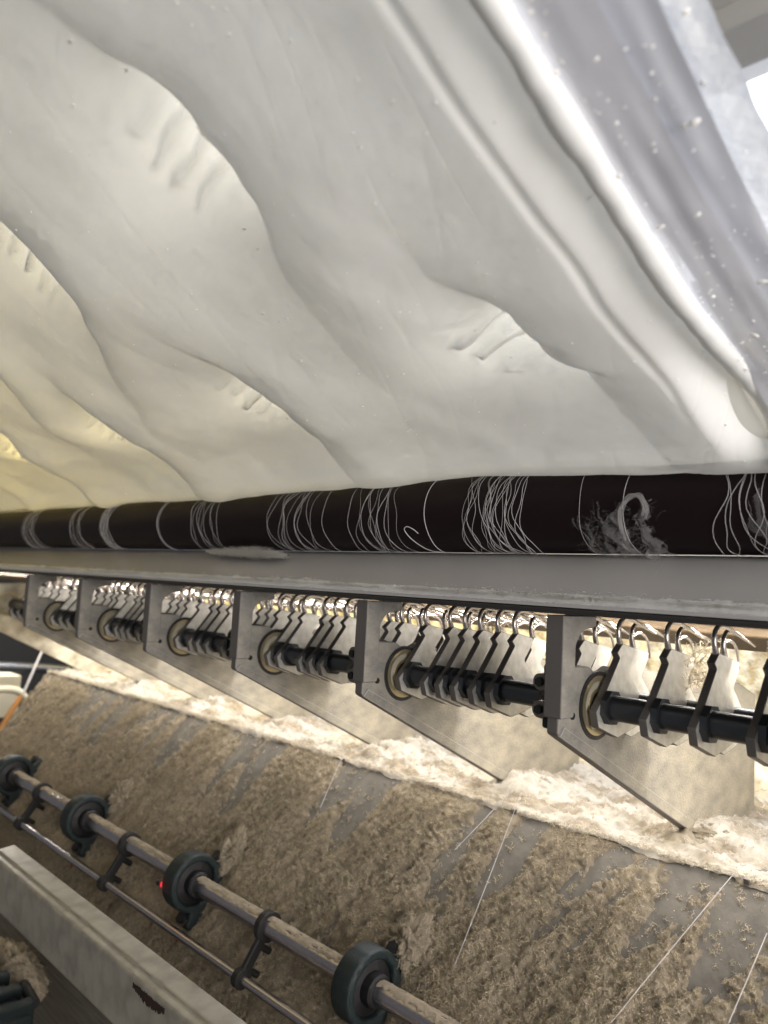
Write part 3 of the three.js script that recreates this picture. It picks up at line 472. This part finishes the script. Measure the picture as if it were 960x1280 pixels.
{
  const t = thing('lint_layer', null, null); tag(t, 'layer of tan fluffy lint lying over the sloping tray and its ledge', 'lint', null, 'stuff');
  const sm = (x) => 0.25 - Math.pow(x, 1.45) * 2.36;
  obj('slope_lint', gridGeo(1000, 300, (i, j) => { const s = sm(i), d = 0.001 + j * 0.43, h = lintH(s, d), p = apPt(s, d, h); return [p[0], p[1], p[2], s, d, lintCol(h, s, d)]; }), M.lint, t);
  obj('ledge_lint', gridGeo(800, 180, (i, j) => { const s = sm(i), q = -0.0045 * (0.5 + 0.9 * fbm(s * 16, 3, 4)) + Math.pow(j, 1.2) * 0.46, h = q < 0 ? 0.0025 + q * 1.6 : ledgeH(s, q) ; const cc = lintCol(0.006, s, q + 3).map((x, n) => lerp(x, [0.78, 0.74, 0.66][n], 0.72 * sstep(-0.35, 0.25, fbm(s * 8 + 1, q * 14 + 6, 4)))); return [s, AP.u + h - q * 0.025, AP.w + q, s, q, cc]; }), M.lint, t);  // ledge lint whitened in patches: the strong light there is put into its colour
  // crumbs and fibres scattered on the surface
  const fib = mergeGeometries(Array.from({ length: 9 }, () => { const d = new THREE.Vector3(rr(-1, 1), rr(0, 1.1), rr(-1, 1)); const b = new THREE.Vector3(rr(-0.6, 0.6), rr(0, 0.8), rr(-0.6, 0.6)); const p = new THREE.Vector3(rr(-0.5, 0.5), 0, rr(-0.5, 0.5)); return tube([p, p.clone().addScaledVector(d, 0.5).add(b), p.clone().add(d)], 0.06, 4, 3); }));
  const blob = (() => { const g = mergeVertices((() => { const q = new THREE.IcosahedronGeometry(1, 1); q.deleteAttribute('uv'); q.deleteAttribute('normal'); return q; })()); const a = g.attributes.position; for (let i = 0; i < a.count; i++) { const k = 1 + 0.42 * n3(a.getX(i) * 2.1, a.getY(i) * 2.1, a.getZ(i) * 2.1); a.setXYZ(i, a.getX(i) * k, a.getY(i) * k * 0.75, a.getZ(i) * k); } g.computeVertexNormals(); return g; })();
  const N1 = 40000, N2 = 90000, mk = (g, n, name) => { const m = new THREE.InstancedMesh(g, M.crumb, n); m.name = name; m.castShadow = m.receiveShadow = true; t.add(m); return m; };
  const I1 = mk(blob, N1, 'lint_crumb'), I2 = mk(fib, N2, 'lint_fibre'), mt = new THREE.Matrix4(), qt = new THREE.Quaternion(), c = new THREE.Color(), e = new THREE.Euler();
  const put = (I, k, fibre) => {
    for (let tries = 0; tries < 30; tries++) {
      const s = sm(Math.pow(rnd(), 0.85)), onLedge = rnd() < 0.08; let p, h;
      if (onLedge) { const q = rnd() < 0.35 ? rr(-0.003, 0.006) : rr(0.0, 0.3); h = ledgeH(s, q); p = [s, AP.u + h - q * 0.025, AP.w + q]; }
      else { const d = rr(0.0, 0.42); h = lintH(s, d); if (h < 0.0012 - 0.0006 * rnd() || rnd() > 0.15 + h * 110) { if (rnd() > 0.05) continue; h = Math.max(h, 0.0002); } p = apPt(s, d, h); }
      const z = 0.7 + Math.abs(s) * 0.55, r = (fibre ? rr(0.0013, 0.0034) : rr(0.0003, 0.0009)) * (0.8 + 0.25 * z);
      qt.setFromEuler(e.set(rr(-0.6, 0.9) + (onLedge ? 0 : 0.9), rnd() * 6.28, rr(-0.5, 0.5)));
      mt.compose(new THREE.Vector3(p[0], p[1], -p[2]), qt, new THREE.Vector3(r, r * rr(0.7, 1.3), r)); I.setMatrixAt(k, mt);
      const v = rr(0.75, 1.3) * (onLedge ? 1.35 : 1); c.setRGB(v, v * rr(0.97, 1.02) * (onLedge ? 1.06 : 1), v * rr(0.92, 1.06) * (onLedge ? 1.2 : 1)); I.setColorAt(k, c); return;  // pieces on the ledge tinted brighter, light put into their colour
    }
    mt.makeScale(0, 0, 0); mt.setPosition(0, -2, 0); I.setMatrixAt(k, mt);
  };
  for (let k = 0; k < N1; k++) put(I1, k, false);
  for (let k = 0; k < N2; k++) put(I2, k, true);
}
// soft lint heap: a lumpy body with fine fibres standing off it; ax, ay, az are half sizes along the given axes
function heap(c, A1, A2, A3, key, nf, mat = M.lint) {
  const g = mergeVertices((() => { const q = new THREE.IcosahedronGeometry(1, 24); q.deleteAttribute('uv'); q.deleteAttribute('normal'); return q; })()), a = g.attributes.position, col = new Float32Array(a.count * 3), uv = new Float32Array(a.count * 2), f = [];
  const at = (x, y, z) => { const b = new THREE.Vector3().addScaledVector(A1, x).addScaledVector(A2, y).addScaledVector(A3, z), d = b.clone().normalize(), q = (f, o) => n3(b.x * f + key, b.y * f + o, b.z * f), k = 0.006 * q(45, 1) + 0.0035 * q(110, 2) + 0.002 * q(260, 3) + 0.001 * q(600, 4); return b.addScaledVector(d, k).add(c); };
  for (let i = 0; i < a.count; i++) { const x = a.getX(i), y = a.getY(i), z = a.getZ(i), p = at(x, y, z), q = lintCol(0.004 + 0.006 * n3(x * 6, y * 6, z * 6 + key), x + key, y + z); col.set(q, i * 3); uv.set([x * 0.1, y * 0.1], i * 2); a.setXYZ(i, p.x, p.y, p.z); }
  g.setAttribute('color', new THREE.BufferAttribute(col, 3)); g.setAttribute('uv', new THREE.BufferAttribute(uv, 2)); g.computeVertexNormals();
  for (let k = 0; k < nf; k++) { const d = new THREE.Vector3(rr(-1, 1), rr(-1, 1), rr(-1, 1)).normalize(), p = at(d.x, d.y, d.z), n = p.clone().sub(c).normalize(), l = rr(0.002, 0.0055), e = p.clone().addScaledVector(n, l * rr(0.1, 0.8)).add(new THREE.Vector3(rr(-1, 1), rr(-1, 1), rr(-1, 1)).multiplyScalar(l * 0.8)); f.push(tube([p, p.clone().lerp(e, 0.5).addScaledVector(n, l * 0.3), e], 0.00018, 4, 3)); }
  return [g, f];
}
function heapThing(name, label, ...args) { const t = thing(name, label, 'lint'), [g, f] = heap(...args); obj('body', g, M.lint, t); tag(obj('fibres', f, M.crumb, t), null, null, null, 'stuff'); return t; }
// lint lumps stuck to the bracket feet
for (const [k, lab] of [[1, 'lint tuft caught at the foot of the nearest full bracket'], [2, 'tan lint tuft caught at the foot of the second bracket from the right'], [3, 'lint tuft caught at the foot of the third bracket from the right']]) {
  heapThing('lint_tuft', lab, V(BR[k] + BT + 0.010, -0.272, 0.955), V(0.030, 0, 0), V(0, 0.014, 0), V(0, 0, 0.05), k * 3.7, 900);
}

{
  for (const [s, u, w, n, lab] of [[-0.345, -0.062, 0.80, 260, 'brown lint wisp hanging between the hooks right of the nearest full bracket'], [-0.60, -0.045, 0.79, 200, 'brown lint wisp among the hooks right of the second full bracket'], [-0.245, -0.15, 1.0, 300, 'tan lint wisp behind the plates at the right edge']]) { const g = thing('lint_wisp', lab, 'lint'); obj('fibres', fibreBunch(n, () => V(s + rr(-0.012, 0.012), u + rr(-0.026, 0.02), w + rr(-0.02, 0.02)), 0.014, 0.00028), M.crumb, g); }
}
// ---------------------------------------------------------------- threads stretched down the tray
{
  const L = [[-0.605, -0.249, 0.845, -0.651, -0.327, 0.789, 'fine left-hand thread of the crossing pair below the second bracket'], [-0.591, -0.25, 0.844, -0.587, -0.424, 0.72, 'long bright thread stretched down the tray below the second bracket'],
    [-0.321, -0.266, 0.833, -0.398, -0.409, 0.73, 'thread slanting left down the tray below the nearest bracket'], [-0.281, -0.305, 0.804, -0.296, -0.375, 0.755, 'short bright thread at the right edge of the lint tray'], [-0.92, -0.262, 0.836, -0.908, -0.335, 0.783, 'short fine thread on the tray below the third bracket']];
  for (const [a, b, c, d, e, f, lab] of L) { const p = V(a, b, c), q = V(d, e, f), m = p.clone().lerp(q, 0.5).add(V(rr(-0.001, 0.001), -0.0008, 0)); tag(obj('stretched_thread', tube([p, m, q], 0.00042, 24, 5), M.thread), lab, 'thread', 'threads stretched down the lint tray'); }
}

// ---------------------------------------------------------------- drive shaft in pillow blocks in front of the tray
const DS = { w: 0.66, u: -0.456, r: 0.0126 };
const PB = [-0.667, -1.05, -1.425, -1.80];
{
  const t = thing('drive_shaft', 'polished steel drive shaft with lint on top, running through the green pillow blocks', 'shaft');
  obj('rod', rodX(-2.25, 0.1, DS.u, DS.w, DS.r, 48), M.chrome, t);
  const g = gridGeo(1600, 18, (i, j) => { const s = -2.2 + i * 2.3, e = 0.5 + 0.6 * fbm(s * 24, 3, 3), a = (lerp(38 - 10 * e, 118 + 22 * e + 8 * n2(s * 90, 5), j)) * Math.PI / 180, m = Math.sin(Math.PI * j), R = DS.r + 0.0002 + (0.0011 + 0.0012 * Math.max(0, fbm(s * 60, j * 3 + 2, 3))) * Math.pow(Math.max(0, m), 0.5) + 0.0005 * n2(s * 160, j * 9) - 0.0028 * Math.max(0, n2(s * 26, j * 2.5 + 6) - 0.28); return [s, DS.u + Math.sin(a) * R, DS.w + Math.cos(a) * R, s, j * 0.02, lintCol(0.010 + 0.004 * n2(s * 80, j * 5), s * 0.6, j * 0.03)]; });
  tag(obj('lint_coat', g, M.lint, t), 'tan lint lying along the top of the shaft', null, null, 'stuff');
  const h = rodX(-2.25, 0.1, -0.5105, 0.6225, 0.0062, 24); const lo = obj('control_rod', h, M.chrome); tag(lo, 'thin steel rod below and parallel to the drive shaft', 'rod');
}
{
  // block in local axes: a = down the slope, b = away from the slope plate (towards the viewer), x along the shaft
  const names = ['nearest dark green pillow block on the drive shaft, bottom of the photo', 'second dark green pillow block from the bottom, beside a small red lamp', 'third dark green pillow block from the bottom', 'farthest dark green pillow block at the left edge'];
  const A = new THREE.Vector3(0, -0.8137, 0.5812), Bv = new THREE.Vector3(0, 0.5812, 0.8137), Xv = new THREE.Vector3(1, 0, 0);
  const F = new THREE.Matrix4().makeBasis(A, Bv, Xv.clone().negate());      // (a, b, -x)
  const ext = (pts, x0, x1, bev, holes = []) => { const sh = new THREE.Shape(pts.map((p) => new THREE.Vector2(p[0], p[1]))); for (const q of holes) { const p = new THREE.Path(); p.absarc(q[0], q[1], q[2], 0, Math.PI * 2, true); sh.holes.push(p); } const g = new THREE.ExtrudeGeometry(sh, { depth: x1 - x0 - 2 * bev, bevelEnabled: true, bevelThickness: bev, bevelSize: bev, bevelOffset: -bev, bevelSegments: 3, curveSegments: 32 }); g.translate(0, 0, x0 + bev); g.applyMatrix4(F); return toCreasedNormals(g, 0.7); };
  const ring = []; for (let k = 0; k <= 26; k++) { const a = (-25 + 230 * k / 26) * Math.PI / 180; ring.push([Math.cos(a) * 0.042, Math.sin(a) * 0.042]); }
  const H = 0.041;
  const outline = [...ring, [-0.0415, -H + 0.021], [-0.054, -H + 0.018], [-0.0575, -H + 0.013], [-0.0575, -H], [0.0575, -H], [0.0575, -H + 0.013], [0.054, -H + 0.018], [0.0415, -H + 0.021]];
  const t0 = thing('pillow_block', names[0], 'pillow block', V(PB[0], DS.u, DS.w), 'pillow blocks carrying the drive shaft');
  obj('housing', ext(outline, -0.0155, 0.0155, 0.004, [[0, 0, 0.0305]]), M.green, t0);
  const lathe = (p) => { const g = toCreasedNormals(new THREE.LatheGeometry(p.map(([r, x]) => new THREE.Vector2(r, x)), 44), 0.6); g.rotateZ(-Math.PI / 2); return g; };
  const ins = obj('bearing_insert', lathe([[0.0127, -0.013], [0.0312, -0.010], [0.0312, 0.008], [0.026, 0.009], [0.0195, 0.010], [0.0185, 0.010], [0.0127, 0.013]]), M.blackSteel, t0);
  const col = obj('locking_collar', lathe([[0.0128, 0.008], [0.0185, 0.010], [0.0185, 0.022], [0.0165, 0.0245], [0.0128, 0.0245]]), M.blackSteel, t0);
  for (const a of [-0.0475, 0.0475]) {
    const b = new THREE.CylinderGeometry(0.0085, 0.0085, 0.007, 6); b.translate(0, 0, 0);
    const q = new THREE.Quaternion().setFromUnitVectors(new THREE.Vector3(0, 1, 0), Bv); b.applyQuaternion(q); const p = A.clone().multiplyScalar(a).addScaledVector(Bv, -H + 0.0225); b.translate(p.x, p.y, p.z); const m = obj('foot_bolt', b, M.blackSteel, t0);
    const wz = new THREE.CylinderGeometry(0.0115, 0.0115, 0.002, 24); wz.applyQuaternion(q); const p2 = A.clone().multiplyScalar(a).addScaledVector(Bv, -H + 0.0188); wz.translate(p2.x, p2.y, p2.z); obj('washer', wz, M.screw, m);
  }
  const nip = new THREE.CylinderGeometry(0.003, 0.0045, 0.012, 10); nip.applyQuaternion(new THREE.Quaternion().setFromUnitVectors(new THREE.Vector3(0, 1, 0), new THREE.Vector3(-0.4, 0.8, 0.3).normalize())); nip.translate(-0.019, 0.022, 0.012); obj('grease_nipple', nip, M.rubber, t0);
  for (let k = 1; k < PB.length; k++) { const c = t0.clone(); c.name = numbered('pillow_block'); c.position.copy(V(PB[k], DS.u, DS.w)); c.userData = { ...t0.userData, label: names[k] }; scene.add(c); }
  // lint heaps resting on the upper feet
  const hl = ['lint heap on the upper foot of the nearest pillow block', 'lint heap on the upper foot of the second pillow block', 'lint heap on the upper foot of the third pillow block'];
  for (let k = 0; k < 3; k++) heapThing('lint_heap', hl[k], V(PB[k] + 0.012, DS.u, DS.w).addScaledVector(A, -0.064).addScaledVector(Bv, -H + 0.014), A.clone().multiplyScalar(0.034), Bv.clone().multiplyScalar(0.010), V(0.022, 0, 0), k * 2.3 + 1, 900);
  // clamp arms between the two rods
  const lowd = new THREE.Vector3(0, -0.5105 - DS.u, -(0.6225 - DS.w)), al = lowd.length(), ad = lowd.clone().normalize(), an = new THREE.Vector3(0, -ad.z, ad.y);
  const bar = (w0, w1, th, off) => { const g = new RoundedBoxGeometry(th, w1 - w0, 0.014, 2, 0.002); g.translate(0, (w0 + w1) / 2, 0); g.applyMatrix4(new THREE.Matrix4().makeBasis(new THREE.Vector3(1, 0, 0), ad, an)); g.translate(off, 0, 0); return g; };
  const anames = ['black clamp arm nearest the viewer, joining the drive shaft to the thin rod', 'second black clamp arm between the second and third pillow blocks', 'farthest black clamp arm near the left edge'];
  const c0 = thing('clamp_arm', anames[0], 'clamp arm', V(-0.857, DS.u, DS.w), 'black clamp arms between the two rods');
  const tor = (r0, r1, hw) => lathe([[r0, -hw], [r1 - 0.001, -hw], [r1, -hw + 0.001], [r1, hw - 0.001], [r1 - 0.001, hw], [r0, hw], [r0, -hw]]);
  obj('collar', tor(0.0127, 0.0195, 0.0055), M.rubber, c0); obj('arm', bar(0.017, al - 0.008, 0.008, 0), M.rubber, c0);
  const lc = tor(0.0063, 0.0125, 0.006); lc.translate(lowd.x, lowd.y, lowd.z); obj('lower_collar', lc, M.rubber, c0);
  for (const [d, o] of [[0.024, 1], [al - 0.012, 1]]) { const g = new THREE.CylinderGeometry(0.0045, 0.0045, 0.024, 12); g.applyQuaternion(new THREE.Quaternion().setFromUnitVectors(new THREE.Vector3(0, 1, 0), an)); const p = ad.clone().multiplyScalar(d).addScaledVector(an, 0.011 * o); g.translate(p.x, p.y, p.z); obj('clamp_screw', g, M.rubber, c0); }
  [-1.25, -1.63].forEach((s, k) => { const c = c0.clone(); c.name = numbered('clamp_arm'); c.position.x = s; c.userData = { ...c0.userData, label: anames[k + 1] }; scene.add(c); });
  // little red lamps behind the pillow blocks
  [[-1.076, -0.462, 0.628, 'small lit red lamp beside the second pillow block'],].forEach(([s, u, w, lab]) => { const t = thing('red_lamp', lab, 'lamp', V(s, u, w)); obj('lens', new THREE.SphereGeometry(0.0048, 20, 14), M.red, t); const cy = rodX(-0.012, -0.003, 0, 0, 0.005, 16); obj('socket', cy, M.rubber, t); const pl = new THREE.PointLight(0xff1020, 0.00035); pl.position.copy(V(s + 0.008, u + 0.004, w - 0.008)); pl.distance = 0; pl.castShadow = true; scene.add(pl); });
  [[-1.43, 'red painted tab below the third pillow block'], [-1.055, 'red painted tab below the second pillow block']].forEach(([s, lab]) => { const g = new RoundedBoxGeometry(0.012, 0.022, 0.008, 2, 0.002); const m = obj('red_tab', g, M.redPaint); m.position.copy(V(s, -0.545, 0.648)); tag(m, lab, 'tab', 'red tabs below the pillow blocks'); });
}

// ---------------------------------------------------------------- painted beam, bottom left
{
  const t = thing('painted_beam', 'long cream painted steel beam with worn edge crossing the bottom left corner', 'beam');
  const pr = rounded([[0.52, -0.4635, 0.004], [0.493, -0.4665, 0.002], [0.4905, -0.4705, 0.002], [0.481, -0.4712, 0.0055], [0.481, -0.546, 0.006], [0.52, -0.546, 0.006]]);
  obj('box_section', profX(pr, -1.378, 0.2, 0.004), M.beam, t);
  const chip = (s0, s1, u0, u1, key) => { const n = 40, pts = []; for (let k = 0; k <= n; k++) pts.push([lerp(s0, s1, k / n), u1 + 0.0016 * n2(k * 0.5, key)]); for (let k = n; k >= 0; k--) { const x = k / n; pts.push([lerp(s0, s1, x), lerp(u1, u0, Math.pow(Math.sin(Math.PI * (0.06 + x * 0.88)), 0.5)) + 0.0035 * n2(k * 0.42, key + 4)]); } const sh = new THREE.Shape(pts.map((p) => new THREE.Vector2(p[0], p[1]))); const g = new THREE.ExtrudeGeometry(sh, { depth: 0.0008, bevelEnabled: false }); g.translate(0, 0, -0.4812); return g; };
  obj('worn_patch', [chip(-0.874, -0.80, -0.4895, -0.4795, 2.2)], M.rust, t);
}
// ---------------------------------------------------------------- things below the beam and at the far left
{
  const bx = (s0, s1, u0, u1, w0, w1, r = 0.004) => { const g = new RoundedBoxGeometry(s1 - s0, u1 - u0, w1 - w0, 2, r); g.translate((s0 + s1) / 2, (u0 + u1) / 2, -(w0 + w1) / 2); return g; };
  const fl = thing('lower_pan', 'dim dusty metal pan below the painted beam, bottom left corner', 'pan');
  obj('pan', bx(-2.6, 0.2, -0.80, -0.79, 0.30, 0.60), M.bracketDust, fl); obj('pan_wall', bx(-2.6, 0.2, -0.79, -0.55, 0.575, 0.58, 0.001), M.apron, fl);
  const m = thing('finned_motor', 'dark green finned motor body in the bottom left corner', 'motor');
  obj('body', bx(-1.50, -1.16, -0.72, -0.635, 0.40, 0.485), M.green, m);
  for (let k = 0; k < 7; k++) obj('fin', bx(-1.49 + k * 0.05, -1.47 + k * 0.05, -0.73, -0.622, 0.395, 0.492, 0.003), M.green, m);
  heapThing('lint_pile', 'tan lint pile on the pan behind the green motor, bottom left', V(-1.35, -0.655, 0.525), V(0.11, 0, 0), V(0, 0.028, 0), V(0, 0, 0.035), 5.5, 900);
  const b = tag(obj('bolt', (() => { const g = new THREE.CylinderGeometry(0.008, 0.008, 0.05, 12); g.rotateZ(1.4); g.translate(-1.235, -0.643, -0.508); return g; })(), M.rubber), 'black bolt lying on the lint pile beside the green motor', 'bolt');
  // far left
  const cab = thing('dark_cabinet', 'dark machine opening beyond the far end of the tray, left edge', 'cabinet'); obj('casing', bx(-3.6, -3.4, -1.0, -0.02, 0.6, 2.2), M.dark, cab);
  obj('frame', bx(-3.4, -3.38, -1.0, -0.02, 0.6, 0.66), M.shaft, cab);
  tag(obj('grey_pipe', tube([V(-2.50, -0.300, 0.60), V(-2.47, -0.303, 0.84), V(-2.44, -0.309, 0.96), V(-2.42, -0.316, 1.03)], 0.015, 20, 14), M.shaft), 'short grey pipe beyond the far end of the lint tray', 'pipe');
  tag(obj('cream_panel', bx(-2.62, -2.50, -0.46, -0.335, 0.55, 0.915), M.cream), 'cream metal panel below the grey pipe at the left edge', 'panel');
  tag(obj('pale_hose', tube([V(-2.46, -0.362, 0.60), V(-2.44, -0.364, 0.80), V(-2.43, -0.370, 0.88), V(-2.43, -0.392, 0.905)], 0.011, 24, 12), M.cream), 'pale hose end left of the far end of the lint tray', 'hose');
  tag(obj('orange_strap', tube([V(-2.42, -0.385, 0.89), V(-2.42, -0.43, 0.865), V(-2.42, -0.50, 0.83), V(-2.42, -0.58, 0.79)], 0.008, 30, 10), M.orange), 'orange strap hanging beside the far end of the tray', 'strap');
  tag(obj('white_cord', tube([V(-2.39, -0.242, 0.93), V(-2.39, -0.372, 0.884)], 0.004, 10, 8), M.thread), 'white cord hanging down from the far end bracket', 'cord');
  const bl = tag(obj('blue_pipe', tube([V(-0.98, -0.262, 1.10), V(-0.86, -0.272, 1.08), V(-0.74, -0.262, 1.09)], 0.011, 20, 12), M.blue), 'dark blue pipe lying on the lint ledge behind the brackets', 'pipe');
}
renderer.render(scene, camera);
